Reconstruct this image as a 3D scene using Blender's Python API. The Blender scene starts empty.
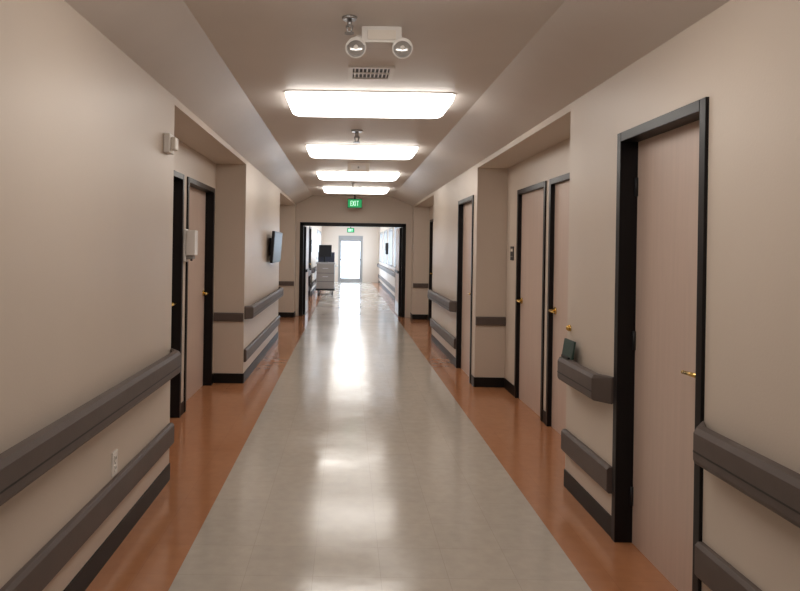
import bpy, bmesh, math
from mathutils import Vector, Matrix

sc = bpy.context.scene
sc.view_settings.view_transform = 'Standard'
sc.view_settings.look = 'None'

# ---------------------------------------------------------------- materials
def mat(name, col, rough=0.5, metal=0.0, spec=0.5, var=0.0, vscale=3.0, bump=0.0, bscale=60.0,
        stretch=None, emit=None, estr=0.0, coat=0.0):
    m = bpy.data.materials.new(name); m.use_nodes = True
    nt = m.node_tree; N = nt.nodes; L = nt.links
    b = N['Principled BSDF']
    b.inputs['Roughness'].default_value = rough
    b.inputs['Metallic'].default_value = metal
    b.inputs['Specular IOR Level'].default_value = spec
    b.inputs['Coat Weight'].default_value = coat
    b.inputs['Coat Roughness'].default_value = 0.1
    tc = N.new('ShaderNodeTexCoord'); mp = N.new('ShaderNodeMapping')
    if stretch: mp.inputs['Scale'].default_value = stretch
    L.new(tc.outputs['Object'], mp.inputs['Vector'])
    n = N.new('ShaderNodeTexNoise'); n.inputs['Scale'].default_value = vscale
    n.inputs['Detail'].default_value = 6
    L.new(mp.outputs[0], n.inputs['Vector'])
    r = N.new('ShaderNodeValToRGB')
    r.color_ramp.elements[0].position = 0.3; r.color_ramp.elements[1].position = 0.7
    r.color_ramp.elements[0].color = (*[c*(1-var) for c in col], 1)
    r.color_ramp.elements[1].color = (*[min(1, c*(1+var)) for c in col], 1)
    L.new(n.outputs['Fac'], r.inputs['Fac']); L.new(r.outputs['Color'], b.inputs['Base Color'])
    if bump > 0:
        n2 = N.new('ShaderNodeTexNoise'); n2.inputs['Scale'].default_value = bscale
        n2.inputs['Detail'].default_value = 3
        L.new(tc.outputs['Object'], n2.inputs['Vector'])
        bp = N.new('ShaderNodeBump'); bp.inputs['Strength'].default_value = bump
        bp.inputs['Distance'].default_value = 0.01
        L.new(n2.outputs['Fac'], bp.inputs['Height']); L.new(bp.outputs[0], b.inputs['Normal'])
    if emit:
        b.inputs['Emission Color'].default_value = (*emit, 1)
        b.inputs['Emission Strength'].default_value = estr
    return m

def tile_mat(name, c1, c2, mortar, rough, ox=0.0):
    m = bpy.data.materials.new(name); m.use_nodes = True
    nt = m.node_tree; N = nt.nodes; L = nt.links
    b = N['Principled BSDF']
    tc = N.new('ShaderNodeTexCoord'); mp = N.new('ShaderNodeMapping')
    mp.inputs['Location'].default_value = (ox, 0, 0)
    L.new(tc.outputs['Object'], mp.inputs['Vector'])
    br = N.new('ShaderNodeTexBrick'); br.offset = 0.0; br.squash = 1.0
    br.inputs['Scale'].default_value = 1.0
    br.inputs['Brick Width'].default_value = 0.3205; br.inputs['Row Height'].default_value = 0.3205
    br.inputs['Mortar Size'].default_value = 0.0013; br.inputs['Mortar Smooth'].default_value = 0.7
    br.inputs['Color1'].default_value = (*c1, 1); br.inputs['Color2'].default_value = (*c2, 1)
    br.inputs['Mortar'].default_value = (*mortar, 1)
    L.new(mp.outputs[0], br.inputs['Vector'])
    n = N.new('ShaderNodeTexNoise'); n.inputs['Scale'].default_value = 14; n.inputs['Detail'].default_value = 8
    L.new(tc.outputs['Object'], n.inputs['Vector'])
    mr = N.new('ShaderNodeMapRange'); mr.inputs[1].default_value = .3; mr.inputs[2].default_value = .7
    mr.inputs[3].default_value = 0.94; mr.inputs[4].default_value = 1.04
    L.new(n.outputs['Fac'], mr.inputs[0])
    mx = N.new('ShaderNodeVectorMath'); mx.operation = 'SCALE'
    L.new(br.outputs['Color'], mx.inputs[0]); L.new(mr.outputs[0], mx.inputs['Scale'])
    L.new(mx.outputs[0], b.inputs['Base Color'])
    n3 = N.new('ShaderNodeTexNoise'); n3.inputs['Scale'].default_value = 1.7; n3.inputs['Detail'].default_value = 5
    L.new(tc.outputs['Object'], n3.inputs['Vector'])
    mr2 = N.new('ShaderNodeMapRange'); mr2.inputs[1].default_value = .3; mr2.inputs[2].default_value = .7
    mr2.inputs[3].default_value = rough*0.75; mr2.inputs[4].default_value = rough*1.35
    L.new(n3.outputs['Fac'], mr2.inputs[0]); L.new(mr2.outputs[0], b.inputs['Roughness'])
    b.inputs['Specular IOR Level'].default_value = 0.7
    n2 = N.new('ShaderNodeTexNoise'); n2.inputs['Scale'].default_value = 5
    L.new(tc.outputs['Object'], n2.inputs['Vector'])
    bp = N.new('ShaderNodeBump'); bp.inputs['Strength'].default_value = 0.12; bp.inputs['Distance'].default_value = 0.01
    L.new(n2.outputs['Fac'], bp.inputs['Height'])
    L.new(bp.outputs[0], b.inputs['Normal'])
    return m

M_wall = mat('wall_paint', (0.635, 0.540, 0.455), 0.42, var=0.02, vscale=1.3, bump=0.06, bscale=90)
M_ceil = mat('ceiling_paint', (0.74, 0.69, 0.65), 0.5, var=0.02, bump=0.05, bscale=70)
M_slope = mat('slope_paint', (0.64, 0.575, 0.525), 0.30, var=0.02, bump=0.05, bscale=40)
M_black = mat('black_gloss_paint', (0.006, 0.005, 0.006), 0.35, spec=0.25, var=0.1)
M_base = mat('black_vinyl_base', (0.008, 0.007, 0.007), 0.45, spec=0.25, var=0.1)
M_door = mat('door_laminate', (0.60, 0.46, 0.385), 0.42, var=0.035, vscale=5, stretch=(9, 9, 0.5))
M_rail = mat('taupe_vinyl_rail', (0.105, 0.080, 0.070), 0.48, spec=0.35, var=0.08, vscale=8, bump=0.08, bscale=300)
M_rail2 = mat('rail_groove_dark', (0.03, 0.026, 0.024), 0.6)
M_brass = mat('brass', (0.75, 0.52, 0.18), 0.25, metal=1.0, var=0.03)
M_steel = mat('steel', (0.45, 0.45, 0.46), 0.3, metal=1.0, var=0.03)
M_white = mat('white_plastic', (0.78, 0.74, 0.70), 0.4, var=0.02)
M_ivory = mat('ivory_plate', (0.78, 0.71, 0.63), 0.4, var=0.02)
M_dark = mat('dark_plastic', (0.014, 0.014, 0.016), 0.4, spec=0.3, var=0.1)
M_screen = mat('screen_glass', (0.008, 0.008, 0.01), 0.35, spec=0.25, var=0.05)
M_green = mat('dark_green_card', (0.02, 0.05, 0.04), 0.5, var=0.1)
M_grey = mat('grey_plastic', (0.30, 0.29, 0.28), 0.45, var=0.05)
M_cart = mat('cart_panel', (0.24, 0.21, 0.19), 0.4, var=0.05)
M_cloth = mat('cart_bag_cloth', (0.04, 0.04, 0.06), 0.8, var=0.2)
M_lens = mat('light_lens', (0.9, 0.9, 0.9), 0.5, emit=(1.0, 0.95, 0.885), estr=7.0)
M_exit = mat('exit_green', (0.0, 0.20, 0.06), 0.5, emit=(0.01, 0.45, 0.13), estr=0.6)
M_exitw = mat('exit_letters', (0.8, 0.9, 0.8), 0.5, emit=(0.5, 1.0, 0.7), estr=1.0)
M_glow = mat('lamp_glass', (0.50, 0.48, 0.46), 0.1, metal=0.5, var=0.05)
M_conc = mat('outside_concrete', (0.7, 0.7, 0.7), 0.8, var=0.1)
T_grey = tile_mat('vct_cream', (0.485, 0.435, 0.375), (0.51, 0.455, 0.39), (0.38, 0.335, 0.28), 0.15, ox=0.778)
T_org = tile_mat('vct_orange', (0.415, 0.180, 0.085), (0.43, 0.19, 0.09), (0.33, 0.14, 0.07), 0.14)

# ---------------------------------------------------------------- builder
class B:
    def __init__(s): s.bm = bmesh.new(); s.mats = []
    def mi(s, m):
        if m not in s.mats: s.mats.append(m)
        return s.mats.index(m)
    def loft(s, rings, m, smooth=True):
        i = s.mi(m); V = [[s.bm.verts.new(p) for p in r] for r in rings]; n = len(rings[0])
        fs = [s.bm.faces.new(V[0][::-1]), s.bm.faces.new(V[-1])]
        for a, c in zip(V[:-1], V[1:]):
            for k in range(n):
                f = s.bm.faces.new([a[k], a[(k+1) % n], c[(k+1) % n], c[k]]); f.smooth = smooth; fs.append(f)
        for f in fs: f.material_index = i
    def poly_prism(s, ring0, ring1, m, smooth=False):
        i = s.mi(m); n = len(ring0)
        a = [s.bm.verts.new(p) for p in ring0]; b = [s.bm.verts.new(p) for p in ring1]
        fs = [s.bm.faces.new(a), s.bm.faces.new(b[::-1])]
        for k in range(n):
            f = s.bm.faces.new([a[k], b[k], b[(k+1) % n], a[(k+1) % n]]); f.smooth = smooth; fs.append(f)
        for f in fs: f.material_index = i
        return fs
    def box(s, x0, x1, y0, y1, z0, z1, m):
        x0, x1 = min(x0, x1), max(x0, x1); y0, y1 = min(y0, y1), max(y0, y1)
        s.poly_prism([(x0, y0, z0), (x1, y0, z0), (x1, y1, z0), (x0, y1, z0)],
                     [(x0, y0, z1), (x1, y0, z1), (x1, y1, z1), (x0, y1, z1)], m)
    def cyl(s, p0, p1, r0, m, r1=None, seg=20):
        r1 = r0 if r1 is None else r1
        p0 = Vector(p0); p1 = Vector(p1); d = (p1-p0).normalized()
        u = d.orthogonal().normalized(); v = d.cross(u)
        c = [(math.cos(2*math.pi*k/seg), math.sin(2*math.pi*k/seg)) for k in range(seg)]
        s.poly_prism([p0+(u*a+v*b)*r0 for a, b in c], [p1+(u*a+v*b)*r1 for a, b in c], m, True)
    def ball(s, c, r, m, sx=1, sy=1, sz=1):
        i = s.mi(m)
        g = bmesh.ops.create_uvsphere(s.bm, u_segments=20, v_segments=12, radius=r,
              matrix=Matrix.Translation(c) @ Matrix.Diagonal((sx, sy, sz, 1)))
        for v in g['verts']:
            for f in v.link_faces: f.material_index = i; f.smooth = True
    def done(s, name, parent=None, bevel=0.0):
        bmesh.ops.recalc_face_normals(s.bm, faces=s.bm.faces[:])
        me = bpy.data.meshes.new(name); s.bm.to_mesh(me); s.bm.free()
        for m in s.mats: me.materials.append(m)
        o = bpy.data.objects.new(name, me); sc.collection.objects.link(o)
        if parent: o.parent = parent
        if bevel > 0:
            md = o.modifiers.new('bevel', 'BEVEL'); md.width = bevel; md.segments = 2
            md.limit_method = 'ANGLE'; md.angle_limit = math.radians(40)
        return o

def empty(name):
    e = bpy.data.objects.new(name, None); sc.collection.objects.link(e); return e

# ---------------------------------------------------------------- layout
XL, XR = -1.155, 1.466
RD = 0.34
Y0, YE = -4.0, 31.0
ZW, ZC, ZR = 2.53, 2.72, 2.48
CL, CR = -0.80, 1.00
T = 0.14
R1 = (4.5, 7.7); R2 = (11.6, 15.0)
YF = (15.4, 15.55)
SIDE = {-1: XL, 1: XR}

# floor
b = B(); b.box(-0.778, 1.145, Y0, YE+0.3, -0.1, 0, T_grey)
b.box(XL-RD-0.3, -0.778, Y0, YE+0.3, -0.1, 0, T_org)
b.box(1.145, XR+RD+0.3, Y0, YE+0.3, -0.1, 0, T_org)
b.done('floor')

# ceiling
b = B()
b.box(CL, CR, Y0, YE, ZC, ZC+0.12, M_ceil)
b.box(0.20, 0.60, 6.1, 6.5, ZC-.003, ZC, M_ceil)     # access panel
for s, X, C in ((-1, XL, CL), (1, XR, CR)):
    r = [(X, ZW), (C, ZC), (C, ZC+0.12), (X+s*0.05, ZC+0.12), (X+s*0.05, ZW)]
    b.poly_prism([(x, Y0, z) for x, z in r], [(x, YE, z) for x, z in r], M_slope)
b.done('ceiling')

# doors: (side, X plane, outer y0, outer y1, top, setback, handle_at_far_end, name)
DOORS = [
 (1, XR, 2.77, 3.68, 2.19, 0.08, False, 'near'),
 (1, XR+RD, 6.18, 7.20, 2.19, 0.025, True, 'a'),
 (1, XR+RD, 5.04, 6.06, 2.19, 0.025, True, 'b'),
 (1, XR, 7.90, 8.95, 2.19, 0.05, False, 'c'),
 (-1, XL-RD, 6.31, 7.59, 2.19, 0.08, True, 'e'),
 (-1, XL-RD, 4.90, 6.16, 2.19, 0.08, True, 'f'),
 (-1, XL-RD, 12.6, 13.8, 2.19, 0.08, True, 'g'),
 (1, XR+RD, 13.6, 14.8, 2.19, 0.05, True, 'h'),
 (-1, XL, 17.3, 18.3, 2.19, 0.05, True, 'i'),
 (-1, XL, 20.6, 21.7, 2.19, 0.05, True, 'k'),
 (1, XR, 17.2, 18.3, 2.19, 0.05, True, 'l'),
]
WINS = [(1, 18.9, 21.0), (1, 21.8, 24.0), (1, 24.8, 27.2), (1, 28.0, 30.2), (-1, 26.0, 29.8)]  # openings added to bring bluish daylight into the far corridor
WB, WT = 0.98, 2.25

def wall_seg(b, s, X, y0, y1, ztop):
    ops = sorted([(d[2], d[3], 0, d[4]) for d in DOORS if d[0] == s and abs(d[1]-X) < .01 and y0 <= d[2] and d[3] <= y1] +
                 [(w[1], w[2], WB, WT) for w in WINS if w[0] == s and abs(SIDE[s]-X) < .01 and y0 <= w[1] and w[2] <= y1])
    y = y0; xo = X+s*T
    for a, c, zb, zt in ops:
        if a > y: b.box(X, xo, y, a, 0, ztop, M_wall)
        b.box(X, xo, a, c, zt, ztop, M_wall)
        if zb > 0: b.box(X, xo, a, c, 0, zb, M_wall)
        y = c
    if y < y1: b.box(X, xo, y, y1, 0, ztop, M_wall)

for s, nm in ((-1, 'left'), (1, 'right')):
    X = SIDE[s]; XB = X+s*RD
    b = B(); Z = ZC
    wall_seg(b, s, X, Y0, R1[0], Z)
    for R in (R1, R2):
        wall_seg(b, s, XB, R[0], R[1], Z)
        b.box(X+s*T, XB+s*T, R[0]-T, R[0], 0, Z, M_wall)
        b.box(X+s*T, XB+s*T, R[1], R[1]+T, 0, Z, M_wall)
        b.box(X, XB, R[0], R[1], ZR, Z, M_wall)
    wall_seg(b, s, X, R1[1], R2[0], Z)
    wall_seg(b, s, X, R2[1], YE, Z)
    b.done('wall_'+nm)
    # baseboards
    b = B(); th = 0.008; h = 0.11
    def bseg(Xp, y0, y1):
        ops = sorted([(d[2], d[3]) for d in DOORS if d[0] == s and abs(d[1]-Xp) < .01 and y0 <= d[2] and d[3] <= y1])
        y = y0
        for a, c in ops:
            if a-y > 0.01: b.box(Xp, Xp-s*th, y, a, 0, h, M_base)
            y = c
        if y1-y > .01: b.box(Xp, Xp-s*th, y, y1, 0, h, M_base)
    bseg(X, Y0, R1[0]); bseg(X, R1[1], R2[0]); bseg(X, R2[1], YF[0]); bseg(X, YF[1], YE)
    for R in (R1, R2):
        bseg(XB, R[0], R[1])
        b.box(X, XB-s*th, R[1]-th, R[1], 0, h, M_base)
        b.box(X, XB-s*th, R[0], R[0]+th, 0, h, M_base)
    b.done('baseboard_'+nm)

# back wall behind camera, cross wall with double-door opening, end wall
b = B(); b.box(XL-.2, XR+.2, Y0-T, Y0, 0, ZC+.1, M_wall); b.done('wall_back')
OL, OR, OT = -1.05, 1.31, 2.10
b = B()
b.box(XL, OL, YF[0], YF[1], 0, ZC, M_wall); b.box(OR, XR, YF[0], YF[1], 0, ZC, M_wall)
b.box(OL, OR, YF[0], YF[1], OT, ZC, M_wall)
b.done('wall_crossing')
b = B()
WX0, WX1, WZ1 = -0.33, 0.66, 2.05
b.box(XL-.1, WX0-.06, YE, YE+T, 0, ZC+.1, M_wall); b.box(WX1+.06, XR+.1, YE, YE+T, 0, ZC+.1, M_wall)
b.box(WX0-.06, WX1+.06, YE, YE+T, WZ1+.06, ZC+.1, M_wall)
b.done('wall_end')

# ---------------------------------------------------------------- doors
FW = 0.05
for n, (s, X, a, c, zt, sb, far, nm) in enumerate(DOORS, 1):
    e = empty('door_%d' % n)
    b = B(); p = X-s*0.014; q = X+s*T
    b.box(p, q, a, a+FW, 0, zt, M_black); b.box(p, q, c-FW, c, 0, zt, M_black)
    b.box(p, q, a+FW, c-FW, zt-FW, zt, M_black)
    b.done('frame', e, 0.003)
    b = B(); lx = X+s*sb
    b.box(lx, lx+s*0.045, a+FW, c-FW, 0.0, zt-FW, M_door)
    b.done('leaf', e)
    b = B()
    hy = (c-FW-0.07) if far else (a+FW+0.07)
    dr = -1 if far else 1
    hz = 1.03
    b.cyl((lx, hy, hz), (lx-s*0.012, hy, hz), 0.032, M_brass)
    b.cyl((lx-s*0.01, hy, hz), (lx-s*0.055, hy, hz), 0.011, M_brass)
    b.cyl((lx-s*0.052, hy-dr*0.01, hz), (lx-s*0.055, hy+dr*0.11, hz-0.004), 0.011, M_brass, 0.008)
    b.ball((lx-s*0.055, hy+dr*0.11, hz-0.004), 0.0085, M_brass)
    b.done('lever_handle', e)
    b = B()
    gy = (a+FW+0.004) if far else (c-FW-0.004)
    for z in (0.25, 1.08, 1.9):
        b.cyl((lx-s*0.008, gy, z-.05), (lx-s*0.008, gy, z+.05), 0.009, M_dark, seg=10)
    b.done('hinges', e)

# cross double door: frame + two leaves held open in far corridor
e = empty('door_%d' % (len(DOORS)+1))
b = B()
b.box(OL-.02, OL+.06, YF[0]-.015, YF[1]+.015, 0, OT, M_black)
b.box(OR-.06, OR+.02, YF[0]-.015, YF[1]+.015, 0, OT, M_black)
b.box(OL-.02, OR+.02, YF[0]-.015, YF[1]+.015, OT-.06, OT+.02, M_black)
b.done('frame', e)
for k, xx in (('leaf_left', OL+.065), ('leaf_right', OR-.11)):
    b = B(); y0 = YF[1]+.03; y1 = y0+1.12
    b.box(xx, xx+.045, y0, y1, 0.008, OT-.07, M_door)
    b.box(xx-.003, xx+.048, y0-.004, y0+.02, 0.008, OT-.07, M_black)
    b.box(xx-.003, xx+.048, y1-.02, y1+.004, 0.008, OT-.07, M_black)
    b.box(xx-.004, xx+.049, y0+.05, y1-.05, 0.02, 0.30, M_steel)
    b.box(xx-.03, xx+.075, y0+.08, y1-.1, 0.98, 1.04, M_dark)
    b.done(k, e)

# end glazed door
e = empty('door_%d' % (len(DOORS)+2))
b = B()
for x0, x1 in ((WX0-.06, WX0), (WX1, WX1+.06)): b.box(x0, x1, YE-.01, YE+T, 0, WZ1+.06, M_grey)
b.box(WX0, WX1, YE-.01, YE+T, WZ1, WZ1+.06, M_grey)
b.done('frame', e)
b = B()
b.box(WX0, WX1, YE+.03, YE+.07, 0.0, 0.18, M_grey); b.box(WX0, WX1, YE+.03, YE+.07, 1.85, WZ1, M_grey)
for x0, x1 in ((WX0, WX0+.07), (WX1-.07, WX1)): b.box(x0, x1, YE+.03, YE+.07, .18, 1.85, M_grey)
b.box(WX0+.05, WX1-.05, YE-.01, YE+.03, 1.0, 1.05, M_steel)
b.done('glazed_leaf', e)

# frames of the added daylight windows
for n, (s, a, c) in enumerate(WINS, 1):
    b = B(); X = SIDE[s]; p = X-s*.01; q = X+s*T
    b.box(p, q, a, a+.05, WB, WT, M_grey); b.box(p, q, c-.05, c, WB, WT, M_grey)
    b.box(p, q, a+.05, c-.05, WT-.05, WT, M_grey); b.box(X-s*.03, q, a+.05, c-.05, WB, WB+.05, M_grey)
    b.box(X+s*.05, X+s*.09, (a+c)/2-.02, (a+c)/2+.02, WB+.05, WT-.05, M_grey)
    b.done('daylight_window_%d' % n)

# ---------------------------------------------------------------- rails
HP = [(0.038, .728), (0.080, .722), (0.088, .730), (0.092, .742),
      (0.092, .845), (0.080, .866), (0.052, .872), (0.038, .862)]
LP = [(0.0, .235), (0.022, .235), (0.034, .25), (0.034, .365), (0.022, .38), (0.0, .38)]
def handrail(name, s, X, y0, y1, lower=True, ret=True):
    e = empty(name)
    b = B()
    f = lambda d, z, y: (X-s*d, y, z)
    c = 0.09 if ret else 0.0
    b.poly_prism([f(d, z, y0+c) for d, z in HP], [f(d, z, y1-c) for d, z in HP], M_rail)
    if ret:
        for yy, ye in ((y0+c, y0), (y1-c, y1)):
            ra = [f(d, z, yy) for d, z in HP]
            rb = [f(max(0.0, (d-0.038)*0.3), z, ye) for d, z in HP]
            b.poly_prism(ra, rb, M_rail)
    b.box(X-s*.0915, X-s*.0935, y0+c, y1-c, .770, .776, M_rail2)
    b.done('handrail', e)
    b = B(); n = max(2, int((y1-y0)/0.8)+1)
    for k in range(n):
        y = y0+.15+(y1-y0-.3)*k/(n-1)
        b.box(X, X-s*0.045, y-.02, y+.02, .75, .84, M_rail2)
    b.done('brackets', e)
    if lower:
        b = B()
        b.poly_prism([f(d, z, y0) for d, z in LP], [f(d, z, y1) for d, z in LP], M_rail)
        b.done('crash_rail', e, 0.003)
handrail('handrail', -1, XL, Y0+.05, 4.49)
handrail('handrail', -1, XL, 7.72, 11.9-.32)
handrail('handrail', 1, XR, Y0+.05, 2.765)
handrail('handrail', 1, XR, 3.70, 4.49)
handrail('handrail', 1, XR, 8.98, 11.58)
handrail('handrail', -1, XL, 18.4, 20.55)
handrail('handrail', -1, XL, 21.8, 30.9)
handrail('handrail', 1, XR, 18.4, 30.9)
# crash strips returning on the recess side walls
for s in (-1, 1):
    for R in (R1, R2):
        X = SIDE[s]
        b = B(); pr = [(0, .70), (.025, .70), (.034, .712), (.034, .785), (.025, .797), (0, .797)]
        xa, xb = X+s*0.002, X+s*(RD-.001)
        b.poly_prism([(xa, R[1]-d, z) for d, z in pr], [(xb, R[1]-d, z) for d, z in pr], M_rail)
        b.done('wall_bumper_strip', None, 0.002)

# ---------------------------------------------------------------- ceiling fixtures
LC = 0.155
def rrect(x0, x1, y0, y1, r, z, seg=6):
    P = []
    for cx, cy, a0 in ((x1-r, y1-r, 0), (x0+r, y1-r, 90), (x0+r, y0+r, 180), (x1-r, y0+r, 270)):
        for k in range(seg+1):
            a = math.radians(a0+90*k/seg); P.append((cx+r*math.cos(a), cy+r*math.sin(a), z))
    return P
def light(y, w=1.27, d=0.66):
    b = B(); x0, x1 = LC-w/2, LC+w/2
    b.loft([rrect(x0-.015, x1+.015, y-.015, y+d+.015, .06, z) for z in (ZC, ZC-.008)], M_white, False)
    b.loft([rrect(x0+i, x1-i, y+i, y+d-i, max(.02, .07-i*.3), ZC-q) for i, q in
            ((0, .008), (0, .035), (.012, .058), (.04, .076), (.09, .086), (.15, .09))], M_lens)
    b.done('ceiling_light_fixture')
for y in (-2.9, 2.24, 5.07, 7.70, 10.37, 13.0, 17.2, 20.0, 22.8, 25.6, 28.4): light(y)  # fixtures past the crossing are out of view, added to brighten the far corridor

# emergency twin-head light
b = B(); ey = 3.62
b.box(0.06, 0.27, ey-.04, ey+.06, ZC-.085, ZC, M_white)
b.box(0.09, 0.24, ey-.046, ey-.04, ZC-.07, ZC-.02, M_ivory)
for x in (0.03, 0.275):
    sx = -1 if x < .1 else 1
    b.cyl((x, ey, ZC-.05), (x+sx*0.0, ey-.02, ZC-.10), 0.010, M_white)
    b.cyl((x-sx*.04, ey, ZC-.05), (x, ey, ZC-.05), 0.012, M_white)
    b.cyl((x, ey+.03, ZC-.105), (x, ey-.04, ZC-.115), 0.032, M_grey, 0.056, 28)
    b.cyl((x, ey-.04, ZC-.115), (x, ey-.047, ZC-.116), 0.056, M_white, 0.054, 28)
    b.cyl((x, ey-.046, ZC-.116), (x, ey-.049, ZC-.116), 0.049, M_grey, 0.048, 28)
    b.ball((x, ey-.045, ZC-.116), 0.045, M_glow, 1, .3, 1)
    b.ball((x, ey-.058, ZC-.116), 0.012, M_white, 1, .6, 1)
b.done('emergency_light', None, 0.003)

def sprinkler(x, y, k=1.0):
    b = B()
    b.cyl((x, y, ZC), (x, y, ZC-.012*k), 0.04*k, M_steel, 0.034*k)
    b.cyl((x, y, ZC-.012*k), (x, y, ZC-.045*k), 0.012*k, M_steel)
    for dx in (-.016, .016): b.cyl((x+dx*k, y, ZC-.045*k), (x+dx*.4*k, y, ZC-.078*k), 0.004*k, M_steel, seg=8)
    b.cyl((x-.018*k, y, ZC-.045*k), (x+.018*k, y, ZC-.045*k), 0.005*k, M_steel, seg=8)
    b.cyl((x, y, ZC-.078*k), (x, y, ZC-.083*k), 0.024*k, M_steel)
    b.done('sprinkler_head')
sprinkler(-0.005, 3.45); sprinkler(0.08, 6.75, 1.5); sprinkler(0.09, 12.2)

# ceiling vent
b = B(); vx0, vx1, vy0, vy1 = -.01, 0.29, 4.36, 4.68
b.box(vx0, vx1, vy0, vy0+.03, ZC-.012, ZC, M_white); b.box(vx0, vx1, vy1-.03, vy1, ZC-.012, ZC, M_white)
b.box(vx0, vx0+.03, vy0+.03, vy1-.03, ZC-.012, ZC, M_white); b.box(vx1-.03, vx1, vy0+.03, vy1-.03, ZC-.012, ZC, M_white)
b.box(vx0+.03, vx1-.03, vy0+.03, vy1-.03, ZC-.002, ZC, M_dark)
for k in range(9):
    x = vx0+.045+k*.0263
    b.box(x-.004, x+.004, vy0+.03, vy1-.03, ZC-.010, ZC-.002, M_white)
b.box(vx0+.03, vx1-.03, (vy0+vy1)/2-.008, (vy0+vy1)/2+.008, ZC-.011, ZC-.002, M_white)
b.done('ceiling_vent')

# plain ceiling box, no known use
b = B(); b.box(-0.01, .29, 9.35, 9.45, ZC-.11, ZC, M_ivory)
b.box(0.04, .24, 9.343, 9.35, ZC-.09, ZC-.03, M_white)
b.cyl((.14, 9.343, ZC-.06), (.14, 9.335, ZC-.06), .012, M_grey)
b.done('ceiling_box', None, .004)

# exit sign
def exit_sign(name, xc, y, z):
    b = B(); w, h = .32, .2
    b.box(xc-w/2, xc+w/2, y, y+.05, z-h/2, z+h/2, M_dark)
    b.box(xc-w/2+.01, xc+w/2-.01, y-.004, y, z-h/2+.01, z+h/2-.01, M_exit)
    yy = y-.008; t = .012; H = .055; x = xc-.095
    def bar(x0, x1, z0, z1): b.box(x0, x1, yy, y-.004, z+z0, z+z1, M_exitw)
    bar(x, x+t, -H, H); [bar(x+t, x+.035, q-.006, q+.006) for q in (-H+.006, 0, H-.006)]
    x += .05
    for sg in (-1, 1):
        b.poly_prism([(x+.017-sg*.02-.007, yy, z-H), (x+.017-sg*.02+.007, yy, z-H), (x+.017+sg*.02+.007, yy, z+H), (x+.017+sg*.02-.007, yy, z+H)],
                     [(x+.017-sg*.02-.007, y-.004, z-H), (x+.017-sg*.02+.007, y-.004, z-H), (x+.017+sg*.02+.007, y-.004, z+H), (x+.017+sg*.02-.007, y-.004, z+H)], M_exitw)
    x += .055; bar(x, x+t, -H, H)
    x += .03; bar(x, x+.045, H-t, H); bar(x+.0165, x+.0285, -H, H-t)
    b.box(xc-.02, xc+.02, y+.01, y+.04, z+h/2, ZC, M_dark)
    b.done(name)
exit_sign('exit_sign', 0.155, 14.9, 2.53)
exit_sign('exit_sign', 0.155, 30.6, 2.35)

# ---------------------------------------------------------------- wall items
b = B()   # wall alarm / call light
b.box(XL, XL+.04, 4.24, 4.36, 2.13, 2.25, M_white)
b.box(XL+.04, XL+.07, 4.26, 4.34, 2.15, 2.23, M_ivory)
b.done('call_light', None, .006)

b = B()   # sanitizer dispenser on recess back wall between doors
X = XL-RD; yc = 6.235
b.box(X, X+.03, yc-.055, yc+.055, 1.40, 1.70, M_white)
b.box(X+.03, X+.115, yc-.06, yc+.06, 1.46, 1.69, M_white)
b.box(X+.03, X+.095, yc-.045, yc+.045, 1.425, 1.46, M_grey)
b.cyl((X+.07, yc, 1.425), (X+.07, yc, 1.41), .012, M_dark)
b.done('sanitizer_dispenser', None, .018)

b = B()   # outlet
yo = 3.42; zo = .45
b.box(XL, XL+.006, yo-.038, yo+.038, zo-.06, zo+.06, M_white)
for dz in (-.024, .024):
    b.box(XL+.006, XL+.010, yo-.017, yo+.017, zo+dz-.015, zo+dz+.015, M_white)
    for dy in (-.006, .006): b.box(XL+.010, XL+.0105, yo+dy-.0015, yo+dy+.0015, zo+dz-.004, zo+dz+.008, M_dark)
b.cyl((XL+.006, yo, zo), (XL+.008, yo, zo), .004, M_steel, seg=10)
b.done('power_outlet')

b = B()   # wall monitor
b.box(XL, XL+.03, 10.1, 10.4, 1.42, 1.68, M_dark)
b.box(XL+.03, XL+.07, 10.2, 10.3, 1.5, 1.6, M_dark)
r = [(XL+.05, 1.32), (XL+.09, 1.315), (XL+.12, 1.775), (XL+.08, 1.78)]
b.poly_prism([(x, 9.75, z) for x, z in r], [(x, 10.9, z) for x, z in r], M_dark)
r = [(XL+.092, 1.34), (XL+.0935, 1.34), (XL+.1205, 1.75), (XL+.118, 1.75)]
b.poly_prism([(x, 9.79, z) for x, z in r], [(x, 10.86, z) for x, z in r], M_screen)
b.done('wall_monitor', None, .002)

def room_sign(s, X, y, z, w=.13, h=.15):
    b = B(); b.box(X, X-s*.008, y-w/2, y+w/2, z-h/2, z+h/2, M_dark)
    b.box(X-s*.008, X-s*.010, y-w/2+.02, y+w/2-.02, z+.02, z+.05, M_ivory)
    b.box(X-s*.008, X-s*.010, y-w/2+.02, y+w/2-.02, z-.04, z-.03, M_grey)
    b.done('room_sign', None)
room_sign(1, XR+RD, 7.42, 1.52)
room_sign(-1, XL, 22.1, 1.6, .3, .4)

b = B()   # dark green card on rail
r = [(0.045, .874), (0.057, .874), (0.040, .985), (0.028, .985)]
b.poly_prism([(XR-d, 4.24, z) for d, z in r], [(XR-d, 4.43, z) for d, z in r], M_green)
b.box(XR-.07, XR-.03, 4.27, 4.40, .8725, .884, M_dark)
b.done('card_holder')
b = B()
b.cyl((XR, 4.44, 1.05), (XR-.01, 4.44, 1.05), .022, M_brass); b.ball((XR-.016, 4.44, 1.05), .017, M_brass, .7, 1, 1)
b.done('wall_button')

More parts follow.
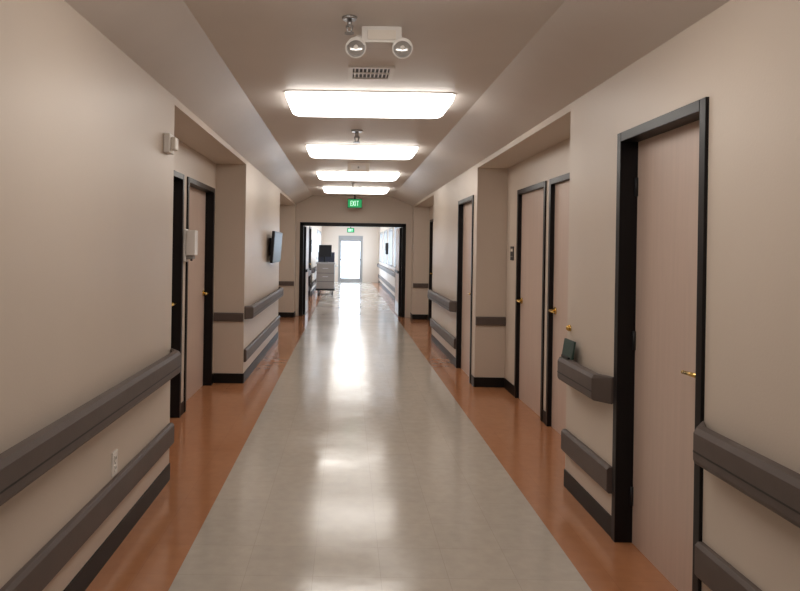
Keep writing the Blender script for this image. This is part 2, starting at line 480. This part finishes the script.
# ---------------------------------------------------------------- carts
def cart(cx0, cx1, cy0, cy1, panel, top):
    e = empty('housekeeping_cart')
    b = B()
    b.box(cx0, cx1, cy0, cy1, .16, .22, M_dark)
    b.box(cx0+.02, cx1-.02, cy0+.02, cy1-.02, .22, 1.02, panel)
    for z in (.45, .72): b.box(cx0+.03, cx1-.03, cy0+.01, cy0+.02, z, z+.012, M_dark)
    for z in (.60, .87): b.box(cx0+.22, cx1-.22, cy0, cy0+.02, z, z+.02, M_steel)
    b.box(cx0, cx1, cy0, cy1, 1.02, 1.07, M_grey)
    b.done('body', e, .01)
    b = B()
    for x in (cx0+.08, cx1-.08):
        for y in (cy0+.1, cy1-.1):
            b.cyl((x-.015, y, .075), (x+.015, y, .075), .075, M_dark); b.box(x-.02, x+.02, y-.02, y+.02, .1, .16, M_steel)
    b.done('casters', e)
    b = B()
    if top:
        b.box(cx0+.08, cx0+.50, cy0+.25, cy0+.29, 1.25, 1.64, M_dark); b.box(cx0+.24, cx0+.30, cy0+.28, cy0+.32, 1.07, 1.3, M_dark)
        b.box(cx0+.15, cx0+.40, cy0+.2, cy0+.42, 1.07, 1.09, M_dark)
        b.box(cx0+.05, cx1-.03, cy0+.5, cy0+.9, 1.07, 1.40, M_cloth)
    else:
        b.box(cx0+.05, cx1-.05, cy0+.1, cy1-.1, 1.07, 1.22, M_white)
    b.done('top_load', e, .01)
    b = B()
    for y in (cy0+.1, cy1-.1): b.cyl((cx1+.0, y, .95), (cx1+.06, y, .95), .012, M_steel)
    b.cyl((cx1+.06, cy0+.1, .95), (cx1+.06, cy1-.1, .95), .014, M_steel)
    b.done('push_handle', e)
cart(-1.0, -.38, 22.0, 23.1, M_cart, True)
cart(-1.02, -.50, 24.6, 25.5, M_white, False)

b = B(); b.box(XR, XR-.09, 24.15, 24.45, 1.35, 1.75, M_dark); b.box(XR-.09, XR-.11, 24.2, 24.4, 1.5, 1.7, M_grey)
b.done('wall_phone', None, .01)

# outside ground
b = B(); b.box(-8, 40, YE+.35, YE+30, -.15, -.05, M_conc); b.box(XR+RD+.35, 40, 10, YE+.35, -.15, -.05, M_conc)
b.done('outside_ground')

# ---------------------------------------------------------------- world
w = bpy.data.worlds.new('world'); sc.world = w; w.use_nodes = True
nt = w.node_tree; bg = nt.nodes['Background']
bg.inputs['Color'].default_value = (0.68, 0.83, 1.0, 1); bg.inputs['Strength'].default_value = 9.0

# ---------------------------------------------------------------- camera
cam = bpy.data.cameras.new('camera'); co = bpy.data.objects.new('camera', cam); sc.collection.objects.link(co)
cam.sensor_width = 36; cam.lens = 36*680/800
cam.shift_x = 53/800; cam.shift_y = -47.5/800
cam.clip_end = 200; cam.clip_start = .02
co.location = (0, 0, 1.55)
co.rotation_euler = (math.radians(90), -math.radians(0.9), 0)
sc.camera = co
